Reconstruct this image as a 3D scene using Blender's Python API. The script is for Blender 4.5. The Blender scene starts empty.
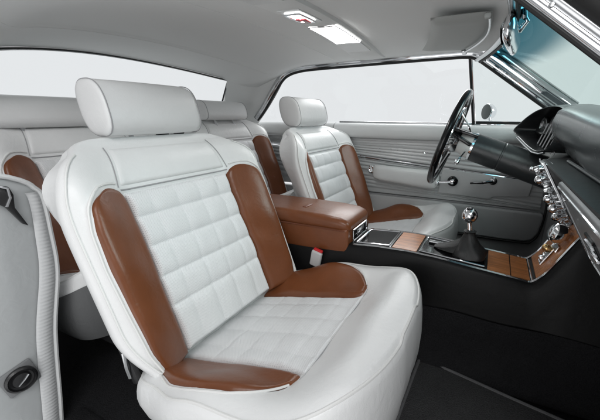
import bpy, bmesh, math, random
from math import sin, cos, pi, radians, sqrt, exp
from mathutils import Vector, Matrix
random.seed(4)
S = bpy.context.scene
COL = S.collection
FLOOR = 0.08

# ------------------------------------------------------------------ helpers
def V(*a): return Vector(a)
def clamp(x, a=0.0, b=1.0): return max(a, min(b, x))
def sm(a, b, x):
    t = clamp((x-a)/(b-a)); return t*t*(3-2*t)
def lerp(a, b, t): return a+(b-a)*t
def interp(tab, t):
    if t <= tab[0][0]: return tab[0][1]
    for (a, x), (b, y) in zip(tab, tab[1:]):
        if t <= b: return x+(y-x)*(t-a)/(b-a)
    return tab[-1][1]
def sinterp(tab, t, w=.011):
    return sum(interp(tab, t+w*(k/4-1)) for k in range(9))/9
def catmull(pts, n=6, closed=False):
    pts = [Vector(p) for p in pts]; out = []; m = len(pts)
    segs = m if closed else m-1
    for i in range(segs):
        if closed: a, b, c, d = pts[i-1], pts[i], pts[(i+1) % m], pts[(i+2) % m]
        else: a, b, c, d = pts[max(i-1, 0)], pts[i], pts[i+1], pts[min(i+2, m-1)]
        for k in range(n):
            t = k/n
            out.append(0.5*((2*b)+(c-a)*t+(2*a-5*b+4*c-d)*t*t+(3*b-a-3*c+d)*t**3))
    if not closed: out.append(pts[-1])
    return out

class MB:
    """collects verts / faces (world coordinates), links them as ONE mesh object"""
    def __init__(s): s.v = []; s.f = []; s.uv = {}
    def grid(s, rows, uvs=None, cu=False, cv=False, flip=False):
        o = len(s.v); nr = len(rows); nc = len(rows[0])
        for i, r in enumerate(rows):
            for j, p in enumerate(r):
                if uvs: s.uv[len(s.v)] = uvs[i][j]
                s.v.append(Vector(p))
        for i in range(nr if cv else nr-1):
            for j in range(nc if cu else nc-1):
                a = o+i*nc+j; b = o+i*nc+(j+1) % nc
                c = o+((i+1) % nr)*nc+(j+1) % nc; d = o+((i+1) % nr)*nc+j
                s.f.append((a, d, c, b) if flip else (a, b, c, d))
        return s
    def poly(s, pts):
        o = len(s.v); s.v += [Vector(p) for p in pts]; s.f.append(tuple(range(o, o+len(pts)))); return s
    def loft(s, loops, cap=(True, True), flip=False):
        s.grid(loops, cu=True, flip=flip)
        for k, lp in ((0, loops[0]), (1, loops[-1])):
            if cap[k]:
                c = sum((Vector(p) for p in lp), Vector())/len(lp)
                o = len(s.v); s.v.append(c); s.v += [Vector(p) for p in lp]; n = len(lp)
                for j in range(n):
                    a, b = o+1+j, o+1+(j+1) % n
                    s.f.append((o, b, a) if (k == 0) != flip else (o, a, b))
        return s
    def tube(s, pts, r, n=8, closed=False, up=None, sx=1.0, sy=1.0):
        pts = [Vector(p) for p in pts]; m = len(pts); loops = []; prev = None
        for i, p in enumerate(pts):
            if closed: t = pts[(i+1) % m]-pts[i-1]
            else: t = pts[min(i+1, m-1)]-pts[max(i-1, 0)]
            t.normalize()
            if up is not None: a = Vector(up)-t*t.dot(Vector(up))
            elif prev is None:
                a = t.orthogonal()
            else: a = prev-t*t.dot(prev)
            a.normalize(); prev = a; b = t.cross(a)
            rr = r[i] if isinstance(r, (list, tuple)) else r
            loops.append([p+a*(rr*sx*cos(2*pi*k/n))+b*(rr*sy*sin(2*pi*k/n)) for k in range(n)])
        if closed: s.grid(loops, cu=True, cv=True)
        else: s.loft(loops)
        return s
    def box(s, c, size, bev=0.004, seg=2, rot=None):
        bm = bmesh.new(); bmesh.ops.create_cube(bm, size=1)
        for v in bm.verts: v.co = Vector((v.co.x*size[0], v.co.y*size[1], v.co.z*size[2]))
        if bev: bmesh.ops.bevel(bm, geom=bm.edges[:], offset=min(bev, min(size)*.49), segments=seg, profile=.5, affect='EDGES')
        return s.addbm(bm, Matrix.Translation(Vector(c)) @ (rot.to_4x4() if rot else Matrix()))
    def prism(s, outline, ax, a, b, bev=0.0, seg=2):
        """outline of 2D points in the other two axes, extruded along ax ('x','y','z') from a to b"""
        bm = bmesh.new()
        def mk(p, h):
            return {'x': (h, p[0], p[1]), 'y': (p[0], h, p[1]), 'z': (p[0], p[1], h)}[ax]
        va = [bm.verts.new(mk(p, a)) for p in outline]; vb = [bm.verts.new(mk(p, b)) for p in outline]
        n = len(outline); bm.faces.new(va); bm.faces.new(vb[::-1])
        for i in range(n): bm.faces.new((va[i], va[(i+1) % n], vb[(i+1) % n], vb[i]))
        bmesh.ops.recalc_face_normals(bm, faces=bm.faces[:])
        if bev: bmesh.ops.bevel(bm, geom=bm.edges[:], offset=bev, segments=seg, profile=.5, affect='EDGES')
        return s.addbm(bm, Matrix())
    def addbm(s, bm, M):
        o = len(s.v); bm.verts.index_update()
        for v in bm.verts: s.v.append(M @ v.co)
        for f in bm.faces: s.f.append(tuple(o+v.index for v in f.verts))
        bm.free(); return s
    def lathe(s, prof, c, axis, n=24):
        """prof: list of (radius, height along axis)"""
        z = Vector(axis).normalized(); a = z.orthogonal().normalized(); b = z.cross(a)
        s.loft([[Vector(c)+z*h+(a*cos(2*pi*k/n)+b*sin(2*pi*k/n))*max(r, 1e-5) for k in range(n)] for r, h in prof])
        return s
    def build(s, name, mat, parent=None, angle=40, recalc=True):
        me = bpy.data.meshes.new(name)
        off = ROOT.get(parent.name, Vector()) if parent else Vector()
        me.from_pydata([v-off for v in s.v], [], s.f)
        if s.uv:
            uvl = me.uv_layers.new(name='UVMap')
            for lp in me.loops: uvl.data[lp.index].uv = s.uv.get(lp.vertex_index, (0, 0))
        if recalc:
            bm = bmesh.new(); bm.from_mesh(me); bmesh.ops.recalc_face_normals(bm, faces=bm.faces[:]); bm.to_mesh(me); bm.free()
        me.materials.append(mat); me.update()
        me.shade_smooth(); me.set_sharp_from_angle(angle=radians(angle))
        o = bpy.data.objects.new(name, me); COL.objects.link(o)
        if parent:
            o.parent = parent; ROOT[o.name] = off
        return o
ROOT = {}
def tag(o, label=None, cat=None, group=None, kind=None):
    if label: o['label'] = label
    if cat: o['category'] = cat
    if group: o['group'] = group
    if kind: o['kind'] = kind
    return o
def thing(name, label, cat, loc=(0, 0, 0), group=None):
    o = bpy.data.objects.new(name, None); COL.objects.link(o); o.location = loc; o.empty_display_size = .05
    ROOT[o.name] = Vector(loc); return tag(o, label, cat, group)
def copy_tree(o, parent=None):
    c = o.copy(); COL.objects.link(c)
    if parent: c.parent = parent
    for ch in [x for x in bpy.data.objects if x.parent == o]: copy_tree(ch, c)
    return c

# ------------------------------------------------------------------ materials
def mat(name, col, rough=.5, metal=0.0, spec=.5, coat=0.0, nodes=None):
    m = bpy.data.materials.new(name); m.use_nodes = True
    b = m.node_tree.nodes['Principled BSDF']
    b.inputs['Base Color'].default_value = (*col, 1); b.inputs['Roughness'].default_value = rough
    b.inputs['Metallic'].default_value = metal; b.inputs['Specular IOR Level'].default_value = spec
    b.inputs['Coat Weight'].default_value = coat; b.inputs['Coat Roughness'].default_value = .12
    if nodes: nodes(m.node_tree, m.node_tree.nodes, m.node_tree.links, b)
    return m
def N(ns, t, **k):
    n = ns.new(t)
    for a, v in k.items():
        if a in n.inputs: n.inputs[a].default_value = v
        else: setattr(n, a, v)
    return n
def grain(scale=700, strength=.12, dist=.0006, var=.06, vscale=9, rvar=.08, crease=.18, big=0.0):
    """leather / vinyl: fine pebble bump, soft creases, slight tone and gloss variation"""
    def f(t, ns, L, b):
        tc = N(ns, 'ShaderNodeTexCoord')
        vo = N(ns, 'ShaderNodeTexVoronoi', Scale=scale); L.new(tc.outputs['Object'], vo.inputs['Vector'])
        no = N(ns, 'ShaderNodeTexNoise', Scale=vscale, Detail=5.0, Roughness=.6); L.new(tc.outputs['Object'], no.inputs['Vector'])
        wr = N(ns, 'ShaderNodeTexNoise', Scale=vscale*4, Detail=3.0, Distortion=1.2); L.new(tc.outputs['Object'], wr.inputs['Vector'])
        b1 = N(ns, 'ShaderNodeBump', Strength=strength, Distance=dist); L.new(vo.outputs['Distance'], b1.inputs['Height'])
        b2 = N(ns, 'ShaderNodeBump', Strength=crease, Distance=.004); L.new(wr.outputs['Fac'], b2.inputs['Height'])
        L.new(b1.outputs['Normal'], b2.inputs['Normal']); L.new(b2.outputs['Normal'], b.inputs['Normal'])
        if big:      # stretched sitting creases: ridged noise, broken into patches
            mp = N(ns, 'ShaderNodeMapping'); mp.inputs['Scale'].default_value = (10, 26, 16); L.new(tc.outputs['Object'], mp.inputs['Vector'])
            rg = N(ns, 'ShaderNodeTexNoise', Scale=1.0, Detail=4.0, Distortion=1.6); L.new(mp.outputs[0], rg.inputs['Vector'])
            a1 = N(ns, 'ShaderNodeMath', operation='SUBTRACT'); a1.inputs[1].default_value = .5; L.new(rg.outputs['Fac'], a1.inputs[0])
            a2 = N(ns, 'ShaderNodeMath', operation='ABSOLUTE'); L.new(a1.outputs[0], a2.inputs[0])
            a3 = N(ns, 'ShaderNodeMapRange'); a3.inputs['From Max'].default_value = .05; L.new(a2.outputs[0], a3.inputs['Value'])
            a4 = N(ns, 'ShaderNodeMapRange'); a4.inputs['From Min'].default_value = .48; a4.inputs['From Max'].default_value = .62; L.new(no.outputs['Fac'], a4.inputs['Value'])
            a5 = N(ns, 'ShaderNodeMix', data_type='FLOAT'); a5.inputs['A'].default_value = 1.0; L.new(a4.outputs['Result'], a5.inputs['Factor']); L.new(a3.outputs['Result'], a5.inputs['B'])
            b3 = N(ns, 'ShaderNodeBump', Strength=big, Distance=.0025); L.new(a5.outputs['Result'], b3.inputs['Height']); L.new(b2.outputs['Normal'], b3.inputs['Normal']); L.new(b3.outputs['Normal'], b.inputs['Normal'])
        c = b.inputs['Base Color'].default_value[:]
        mx = N(ns, 'ShaderNodeMix', data_type='RGBA')
        mx.inputs['A'].default_value = tuple(x*(1-var) for x in c[:3])+(1,); mx.inputs['B'].default_value = tuple(min(1, x*(1+var)) for x in c[:3])+(1,)
        L.new(no.outputs['Fac'], mx.inputs['Factor']); L.new(mx.outputs['Result'], b.inputs['Base Color'])
        r = b.inputs['Roughness'].default_value
        mr = N(ns, 'ShaderNodeMapRange'); mr.inputs['To Min'].default_value = r-rvar; mr.inputs['To Max'].default_value = r+rvar
        L.new(no.outputs['Fac'], mr.inputs['Value']); L.new(mr.outputs['Result'], b.inputs['Roughness'])
    return f
def perforated(pitch=.0034, rad=.15):
    def f(t, ns, L, b):
        grain(700, .1, .0005, .03, 12)(t, ns, L, b)
        uv = N(ns, 'ShaderNodeUVMap', uv_map='UVMap')
        sc = N(ns, 'ShaderNodeVectorMath', operation='SCALE'); sc.inputs['Scale'].default_value = 1/pitch; L.new(uv.outputs['UV'], sc.inputs[0])
        ro = N(ns, 'ShaderNodeVectorRotate', rotation_type='Z_AXIS', Angle=radians(45)); L.new(sc.outputs[0], ro.inputs['Vector'])
        fr = N(ns, 'ShaderNodeVectorMath', operation='FRACTION'); L.new(ro.outputs[0], fr.inputs[0])
        di = N(ns, 'ShaderNodeVectorMath', operation='DISTANCE'); di.inputs[1].default_value = (.5, .5, 0); L.new(fr.outputs[0], di.inputs[0])
        mr = N(ns, 'ShaderNodeMapRange'); mr.inputs['From Min'].default_value = rad-.06; mr.inputs['From Max'].default_value = rad+.08
        L.new(di.outputs['Value'], mr.inputs['Value'])
        # perforation shows where the leather is stretched: soft patches of stronger / weaker holes
        bu = N(ns, 'ShaderNodeBump', Strength=.8, Distance=.0012); L.new(mr.outputs['Result'], bu.inputs['Height'])
        L.new(b.inputs['Normal'].links[0].from_socket, bu.inputs['Normal']); L.new(bu.outputs['Normal'], b.inputs['Normal'])
        src = b.inputs['Base Color'].links[0].from_socket
        mx = N(ns, 'ShaderNodeMix', data_type='RGBA'); mx.inputs['A'].default_value = (.60, .60, .61, 1)
        L.new(mr.outputs['Result'], mx.inputs['Factor']); L.new(src, mx.inputs['B']); L.new(mx.outputs['Result'], b.inputs['Base Color'])
    return f
def carpet(sc=330, st=1.0):
    def f(t, ns, L, b):
        tc = N(ns, 'ShaderNodeTexCoord')
        n1 = N(ns, 'ShaderNodeTexNoise', Scale=sc, Detail=3.0); L.new(tc.outputs['Object'], n1.inputs['Vector'])
        n2 = N(ns, 'ShaderNodeTexNoise', Scale=9.0, Detail=6.0, Roughness=.7); L.new(tc.outputs['Object'], n2.inputs['Vector'])
        c = b.inputs['Base Color'].default_value[:3]
        mx = N(ns, 'ShaderNodeMix', data_type='RGBA'); mx.inputs['A'].default_value = tuple(x*.1 for x in c)+(1,); mx.inputs['B'].default_value = tuple(x*2.6 for x in c)+(1,)
        ad = N(ns, 'ShaderNodeMath', operation='MULTIPLY_ADD'); ad.inputs[1].default_value = .6
        L.new(n1.outputs['Fac'], ad.inputs[0])
        m2 = N(ns, 'ShaderNodeMath', operation='MULTIPLY'); m2.inputs[1].default_value = .4; L.new(n2.outputs['Fac'], m2.inputs[0]); L.new(m2.outputs[0], ad.inputs[2])
        L.new(ad.outputs[0], mx.inputs['Factor']); L.new(mx.outputs['Result'], b.inputs['Base Color'])
        bu = N(ns, 'ShaderNodeBump', Strength=st, Distance=.004); L.new(n1.outputs['Fac'], bu.inputs['Height']); L.new(bu.outputs['Normal'], b.inputs['Normal'])
    return f
def wood(axis_scale=(3, 45, 45)):
    def f(t, ns, L, b):
        tc = N(ns, 'ShaderNodeTexCoord'); mp = N(ns, 'ShaderNodeMapping'); mp.inputs['Scale'].default_value = axis_scale
        L.new(tc.outputs['Object'], mp.inputs['Vector'])
        n = N(ns, 'ShaderNodeTexNoise', Scale=2.2, Detail=8.0, Roughness=.65, Distortion=.8); L.new(mp.outputs[0], n.inputs['Vector'])
        r = N(ns, 'ShaderNodeValToRGB'); r.color_ramp.elements[0].color = (.26, .085, .025, 1); r.color_ramp.elements[0].position = .3
        r.color_ramp.elements[1].color = (.66, .26, .085, 1); r.color_ramp.elements[1].position = .72
        L.new(n.outputs['Fac'], r.inputs['Fac']); L.new(r.outputs['Color'], b.inputs['Base Color'])
    return f
def brushed(scale=(2, 2, 260), amt=.35):
    def f(t, ns, L, b):
        tc = N(ns, 'ShaderNodeTexCoord'); mp = N(ns, 'ShaderNodeMapping'); mp.inputs['Scale'].default_value = scale
        L.new(tc.outputs['Object'], mp.inputs['Vector'])
        n = N(ns, 'ShaderNodeTexNoise', Scale=1.0, Detail=6.0, Roughness=.7, Distortion=.3); L.new(mp.outputs[0], n.inputs['Vector'])
        c = b.inputs['Base Color'].default_value[:3]
        mx = N(ns, 'ShaderNodeMix', data_type='RGBA'); mx.inputs['A'].default_value = tuple(x*(1-amt) for x in c)+(1,); mx.inputs['B'].default_value = tuple(min(1, x*(1+amt)) for x in c)+(1,)
        L.new(n.outputs['Fac'], mx.inputs['Factor']); L.new(mx.outputs['Result'], b.inputs['Base Color'])
        bu = N(ns, 'ShaderNodeBump', Strength=.35, Distance=.002); L.new(n.outputs['Fac'], bu.inputs['Height']); L.new(bu.outputs['Normal'], b.inputs['Normal'])
    return f
def fabric(t, ns, L, b):
    tc = N(ns, 'ShaderNodeTexCoord')
    n = N(ns, 'ShaderNodeTexNoise', Scale=900.0, Detail=2.0); L.new(tc.outputs['Object'], n.inputs['Vector'])
    n2 = N(ns, 'ShaderNodeTexNoise', Scale=5.0, Detail=3.0); L.new(tc.outputs['Object'], n2.inputs['Vector'])
    b1 = N(ns, 'ShaderNodeBump', Strength=.12, Distance=.0006); L.new(n.outputs['Fac'], b1.inputs['Height'])
    b2 = N(ns, 'ShaderNodeBump', Strength=.10, Distance=.012); L.new(n2.outputs['Fac'], b2.inputs['Height']); L.new(b1.outputs['Normal'], b2.inputs['Normal'])
    L.new(b2.outputs['Normal'], b.inputs['Normal'])

M = {}
M['white'] = mat('white_leather', (.765, .77, .77), .36, spec=.45, nodes=grain(560, .22, .0007, .05, crease=.22, big=.06))
M['perf'] = mat('perforated_leather', (.78, .79, .80), .46, spec=.35, nodes=perforated())
M['brown'] = mat('brown_leather', (.158, .050, .0175), .33, spec=.45, nodes=grain(620, .10, .0005, .30, 11, crease=.13))
M['pipe'] = mat('white_piping', (.74, .74, .73), .45)
M['seam'] = mat('grey_stitching', (.33, .33, .34), .7)
M['bpipe'] = mat('brown_piping', (.15, .045, .02), .4)
M['vinyl'] = mat('grey_door_vinyl', (.50, .51, .515), .40, nodes=grain(520, .2, .0006, .05))
M['vinyl_dk'] = mat('mid_grey_door_vinyl', (.42, .425, .43), .45, nodes=grain(520, .2, .0006, .06))
M['rail'] = mat('pale_grey_vinyl', (.68, .69, .69), .38, nodes=grain(520, .15, .0005, .03))
M['band'] = mat('brushed_grey_panel', (.56, .565, .57), .32, metal=.25, nodes=brushed((1.5, 2, 240), .3))
M['carpet'] = mat('black_carpet', (.013, .013, .014), .95, spec=.1, nodes=carpet())
M['matt'] = mat('charcoal_mat', (.034, .034, .035), .9, spec=.15, nodes=carpet(260, .9))
M['binding'] = mat('mat_binding', (.085, .085, .088), .75, nodes=carpet(500, .5))
M['chrome'] = mat('chrome', (.82, .83, .85), .07, metal=1)
M['satin'] = mat('satin_metal', (.55, .56, .57), .25, metal=1)
M['black'] = mat('black_plastic', (.012, .012, .013), .35, nodes=grain(700, .15, .0005, .1))
M['gloss'] = mat('gloss_black', (.006, .006, .007), .13)
M['rubber'] = mat('black_rubber', (.012, .012, .012), .6)
M['cons'] = mat('black_console_vinyl', (.005, .005, .0053), .5, spec=.22, nodes=grain(600, .2, .0006, .1, 5))
M['dash'] = mat('charcoal_dash_vinyl', (.040, .046, .050), .27, spec=.6, nodes=grain(1000, .0, .0004, .04, crease=.0, rvar=.03))
M['boot'] = mat('charcoal_boot_leather', (.009, .009, .0093), .5, nodes=grain(400, .3, .001, .15))
M['wood'] = mat('orange_brown_wood', (.3, .11, .04), .34, coat=.2, nodes=wood())
M['head'] = mat('grey_headliner', (.76, .77, .765), .85, spec=.2, nodes=fabric)
M['visor'] = mat('grey_visor_vinyl', (.43, .445, .435), .6, nodes=grain(500, .15, .0005, .04))
M['jamb'] = mat('grey_jamb_paint', (.50, .52, .525), .32, nodes=grain(900, .03, .0003, .04))
M['glove'] = mat('grey_glovebox_vinyl', (.22, .225, .23), .38, metal=.2, nodes=grain(900, .1, .0004, .04))
M['red'] = mat('red_plastic', (.55, .02, .025), .3)
M['buckle'] = mat('pale_grey_plastic', (.5, .5, .5), .4)
M['gold'] = mat('brass', (.62, .42, .2), .22, metal=1)
M['redlens'] = mat('red_tinted_trim', (.28, .03, .04), .25)
M['mirror'] = mat('mirror_glass', (.8, .82, .82), .03, metal=1)
M['extmirror'] = mat('dark_reflection_mirror', (.10, .108, .108), .3, spec=.3)  # dark cabin reflection painted into the mirror's base colour
M['jamb2'] = mat('pale_fluted_trim', (.56, .57, .575), .45)
M['lower_side'] = mat('dark_grey_lower_side', (.11, .113, .115), .5, nodes=grain(520, .2, .0006, .06))
M['column'] = mat('dark_column_vinyl', (.035, .038, .040), .32, nodes=grain(800, .1, .0004, .05))
M['louvre'] = mat('dark_satin_metal', (.22, .225, .23), .3, metal=1)
M['lamp'] = mat('lit_lamp_lens', (.9, .9, .9), .4)
b = M['lamp'].node_tree.nodes['Principled BSDF']; b.inputs['Emission Color'].default_value = (1, .99, .97, 1); b.inputs['Emission Strength'].default_value = 12
M['dial'] = mat('dial_face', (.02, .021, .022), .4)
M['white_plastic'] = mat('pale_column_plastic', (.72, .72, .70), .4)

def glass(name, tint, band=None):
    m = bpy.data.materials.new(name); m.use_nodes = True; t = m.node_tree; ns = t.nodes; L = t.links; ns.clear()
    out = N(ns, 'ShaderNodeOutputMaterial'); tr = N(ns, 'ShaderNodeBsdfTransparent'); gl = N(ns, 'ShaderNodeBsdfGlossy', Roughness=.0)
    gl.inputs['Color'].default_value = (.9, .95, .95, 1); tr.inputs['Color'].default_value = (*tint, 1)
    mx = N(ns, 'ShaderNodeMixShader'); mx.inputs[0].default_value = .022
    L.new(tr.outputs[0], mx.inputs[1]); L.new(gl.outputs[0], mx.inputs[2]); L.new(mx.outputs[0], out.inputs[0])
    if band:
        uv = N(ns, 'ShaderNodeUVMap', uv_map='UVMap'); sp = N(ns, 'ShaderNodeSeparateXYZ'); L.new(uv.outputs[0], sp.inputs[0])
        r = N(ns, 'ShaderNodeValToRGB'); e = r.color_ramp.elements
        e[0].position = 0; e[0].color = (*band, 1); e[1].position = .27; e[1].color = (*tint, 1)
        k = e.new(.13); k.color = (*[lerp(a, c, .12) for a, c in zip(band, tint)], 1)
        r.color_ramp.interpolation = 'EASE'
        L.new(sp.outputs['Y'], r.inputs['Fac']); L.new(r.outputs[0], tr.inputs['Color'])
    return m
M['glass'] = glass('window_glass', (.97, .985, .985))
M['vent'] = glass('vent_glass', (.90, .955, .945))
M['shield'] = glass('windscreen_glass', (.70, .83, .80), (.030, .150, .195))

# ================================================================== SEATS
SX = .10                                     # empties stand at x = SX on the floor
BP0 = V(.077, 0, .298); BA = V(-.35, 0, .937).normalized(); BN = V(BA.z, 0, -BA.x)
def bW(t):
    if t < .25: w = .295
    else: w = .295*max(0, 1-(min(t-.25, .283)/.283)**5)**.357
    return w*(1-.10*(1-clamp(t/.12))**2)
def bN(s, t):
    u = abs(s); k = 1-.55*sm(.40, .50, t)
    n = (-.030+.052*sm(.14, .262, u))*k
    n -= .045*clamp((u-.258)/.045)**2*k
    n += .008*sin(pi*clamp(t/.42))*(1-(u/.3)**2)
    n -= .050*clamp((t-.41)/.12)**2
    n -= .02*clamp(-t/.06)**2
    return n
def bShell(s, t):
    return bN(s, t)-.012*(1-sm(.235, .252, abs(s)))*(1-sm(.385, .402, t))-.022*(1-sm(-.022, .004, t))*(1-sm(.24, .28, abs(s)))
def bP(s, t, n=0.0): return BP0+BA*t+BN*(bN(s, t)+n)+V(0, s, 0)
def pillow(e, r): e = clamp(e/r); return sqrt(max(0, 1-(1-e)**2))
b_in = [(0, .166), (.05, .163), (.15, .165), (.25, .159), (.35, .160), (.39, .161), (.408, .166), (.417, .176)]
b_out = [(0, .256), (.05, .268), (.15, .273), (.25, .276), (.33, .273), (.375, .265), (.395, .254), (.408, .240), (.417, .218)]
def patch(fn, rows, cols, edge, hmax, r, base=-.009, extra=None, uvf=None):
    """fn(i/(rows),j/(cols)) -> (s,t); pillow-edged skin over a seat surface `edge(s,t,h)`"""
    P, U = [], []
    grid = [[fn(i/rows, j/cols) for j in range(cols+1)] for i in range(rows+1)]
    def dist(i, j):
        s, t = grid[i][j]; d = 9
        for (a, b_) in ((0, j), (rows, j), (i, 0), (i, cols)):
            q = grid[a][b_]; d = min(d, math.hypot(q[0]-s, q[1]-t))
        return d
    for i in range(rows+1):
        r1, r2 = [], []
        for j in range(cols+1):
            s, t = grid[i][j]; h = base+(hmax-base)*pillow(dist(i, j), r)
            if extra: h += extra(s, t)*clamp(dist(i, j)/r)
            r1.append(edge(s, t, h)); r2.append((s, t))
        P.append(r1); U.append(r2)
    return MB().grid(P, U)
def dense(n, lo, hi, k=.012):
    """0..1 parameter samples crowded towards both ends"""
    out = []
    for i in range(n+1):
        x = i/n; out.append(lo+(hi-lo)*(.5-.5*cos(pi*x))*.6+(hi-lo)*x*.4)
    return out

def seam_profile(t, seams, w=.012):
    d = min(abs(t-q) for q in seams); return d
def make_seat():
    R0 = thing('bucket_seat', 'large white and brown bucket seat nearest the viewer, beside the open passenger doorway', 'car seat', (SX, 0, FLOOR), 'front bucket seats')
    # ---------- backrest shell
    NS = 40; loops = []
    ts = [-.07+i/42*.565 for i in range(43)]
    caps = [(.495+.045*sin(p), cos(p)) for p in [radians(a) for a in (12, 24, 36, 48, 60, 70, 80, 87)]]
    for t, k in [(t, 1.0) for t in ts]+caps:
        W = bW(min(t, .5))*(1 if k == 1 else (.62+.38*k)); lp = []
        th = .105-.02*sm(.2, .5, t)
        def pt(s, n):
            nm = (bN(0, min(t, .5))-th)/2
            return BP0+BA*t+BN*(nm+(n-nm)*k)+V(0, s, 0)
        tt = min(t, .52)
        for i in range(NS+1):
            s = -W+2*W*i/NS; lp.append(pt(s, bShell(s, tt)))
        nf = bN(W, tt); o = .016*k
        tp = k*lerp(.055, -.006, sm(.24, .47, t)); side = [(W+.003, nf-.003), (W+.006, nf-.010), (W+.004, nf-.026), (W-tp*.25, nf*.45-th*.5), (W-tp*.6, -th*.78), (W-tp, -th*.95), (W-tp-.015, -th)]
        lp += [pt(s, n) for s, n in side]
        for i in range(1, 12):
            s = (W-tp-.015)*(1-2*i/12); lp.append(pt(s, -th-.012*(1-(s/W)**2 if W else 0)))
        lp += [pt(-s, n) for s, n in side[::-1]]
        loops.append(lp)
    back = MB().loft(loops).build('backrest', M['white'], R0, angle=60)
    # ---------- quilted insert
    seams = [-.10, .110, .186, .263, .336, .400]
    def qx(s, t):
        d = min(abs(t-q) for q in seams); h = .011*pillow(d, .034)-.004
        tv = min(abs(s-q) for q in (-.108, -.036, .036, .108)); h -= .0017*exp(-(tv/.0055)**2)+.0012*exp(-(tv/.016)**2)
        h += .0012*sin(s*61+t*30)*sin(t*47-s*20)
        return h
    tv = dense(110, 0, .402)
    def qf(a, c):
        t = -.008+.408*a; w = sinterp(b_in, t)-.001; return (-w+2*w*c, t)
    patch(qf, 130, 84, bP, .004, .010, extra=qx).build('quilted_insert', M['perf'], back, angle=80)
    # ---------- top panel between the shoulders
    def tf(a, c):
        t = .413+.098*a; w = lerp(.168, .150, a); return (-w+2*w*c, t)
    patch(tf, 24, 40, bP, .0045, .012).build('top_panel', M['white'], back, angle=80)
    st = MB()
    st.tube([bP(-.168+.336*i/30, .4065, .0012) for i in range(31)], .0018, 6)
    st.build('seam_welt', M['seam'], back)
    # shoulder seams
    for sg in (-1, 1):
        MB().tube([bP(sg*lerp(.171, .152, a/14), .413+.1*a/14, .0012) for a in range(15)], .0011, 6).build('shoulder_seam', M['seam'], back)
        # brown bolsters
        def bf(a, c):
            t = -.014+.431*a
            si, so = sinterp(b_in, t), sinterp(b_out, t)
            return (sg*lerp(si, so, c), t-.012*(a > .9)*(a-.9)*10*(2*c-1)**2)
        patch(bf, 90, 22, bP, .006, .014, extra=lambda s, t: .0016*sin(t*33+s*40)*sin(t*14+2)).build('bolster', M['brown'], back, angle=80)
        # piping outside of the bolster, and round the front edge of the shell
        pp = [bP(sg*(sinterp(b_out, t)+.003), t, .001) for t in [.0+.4*i/40 for i in range(41)]]
        pp += [bP(sg*(sinterp(b_out, t)+.002), t+.003, .001) for t in (.405, .410, .414)]+[bP(sg*.212, .4215, .001), bP(sg*.195, .4235, .001), bP(sg*.178, .4225, .001)]
        MB().tube(pp, .0028, 7).build('piping', M['pipe'], back)
        ep = [bP(sg*(bW(t)-.003), t, .0015) for t in [.005+.49*i/50 for i in range(51)]]
        MB().tube(ep, .0022, 7).build('edge_piping', M['pipe'], back)
        # hard strip and hinge low on the side of the backrest
        hp = []
        for i in range(31):
            t = -.02+.40*i/30; W = bW(t); th = .105-.02*sm(.2, .5, t)
            hp.append(BP0+BA*t+BN*(-th*.93)+V(0, sg*(W-.050), 0))
        MB().tube(hp, .008, 8, up=(0, sg, 0), sx=.5, sy=1.0).build('side_strip', M['jamb'], back)
    for sg in (-1, 1):
        hb = MB(); c = BP0+BA*.035+BN*(-.068)+V(0, sg*.272, 0)
        hb.box(c, (.028, .012, .10), .004, 2, Matrix.Rotation(radians(-20), 3, 'Y'))
        hg = hb.build('hinge_cover', M['black'], R0)
        MB().tube([c+V(.004, sg*.008, -.03), c+V(.006, sg*.012, 0), c+V(.0, sg*.009, .035)], .004, 8).build('release_lever', M['satin'], hg)
    # ---------- headrest
    HC = V(-.196, 0, .850); loops = []; n = 48
    def hsec(k, s, sh=0):
        lp = []
        for i in range(n):
            a = 2*pi*i/n; cx, sz = cos(a), sin(a)
            e = 2.7
            r = (abs(cx)**e+abs(sz)**e)**(-1/e)
            x = .054*r*cx*k; z = .065*r*sz*k
            lp.append(HC+V(x-.22*z+sh, s, z))
        return lp
    stn = [(-.134, .02), (-.134, .45), (-.1325, .80), (-.131, .93), (-.128, .985), (-.122, 1.0), (-.07, 1.012), (0, 1.018), (.07, 1.012), (.120, 1.0), (.132, .975), (.140, .92), (.1455, .80), (.148, .5), (.148, .02)]
    for s, k in stn: loops.append(hsec(k, s))
    hr = MB().loft(loops).build('headrest', M['white'], R0, angle=70)
    for s in (-.126, .136): MB().tube(hsec(1.0, s), .0014, 6, closed=True).build('end_seam', M['seam'], hr)
    for s in (-.06, .06): MB().tube([HC+V(.01, s, -.05), HC+V(.04, s, -.13)], .006).build('headrest_post', M['chrome'], R0)
    # ---------- cushion
    q0 = V(.06, 0, .298); kc = V(.966, 0, .258); kn = V(-.258, 0, .966)
    def cW(t):
        w = lerp(.225, .285, sm(-.095, .0, t))+.03*sm(-.0, .16, t)
        if t > .2: w *= max(0, 1-((t-.2)/.308)**4.2)**.42
        return w
    C0 = (0, .235)
    # contour of the piped top edge
    cont = []
    tt = [-.045+.5525*(0.5-0.5*cos(pi*i/36)) for i in range(37)]
    tt = [-.095+(.508+.095)*(1-(1-i/46)**2) for i in range(47)]
    right = [(cW(t), t) for t in tt]
    back_edge = [(-.225+.45*i/14, -.095) for i in range(1, 14)]
    left = [(-s, t) for s, t in right[::-1]][1:]
    cont = right+left+back_edge
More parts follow.
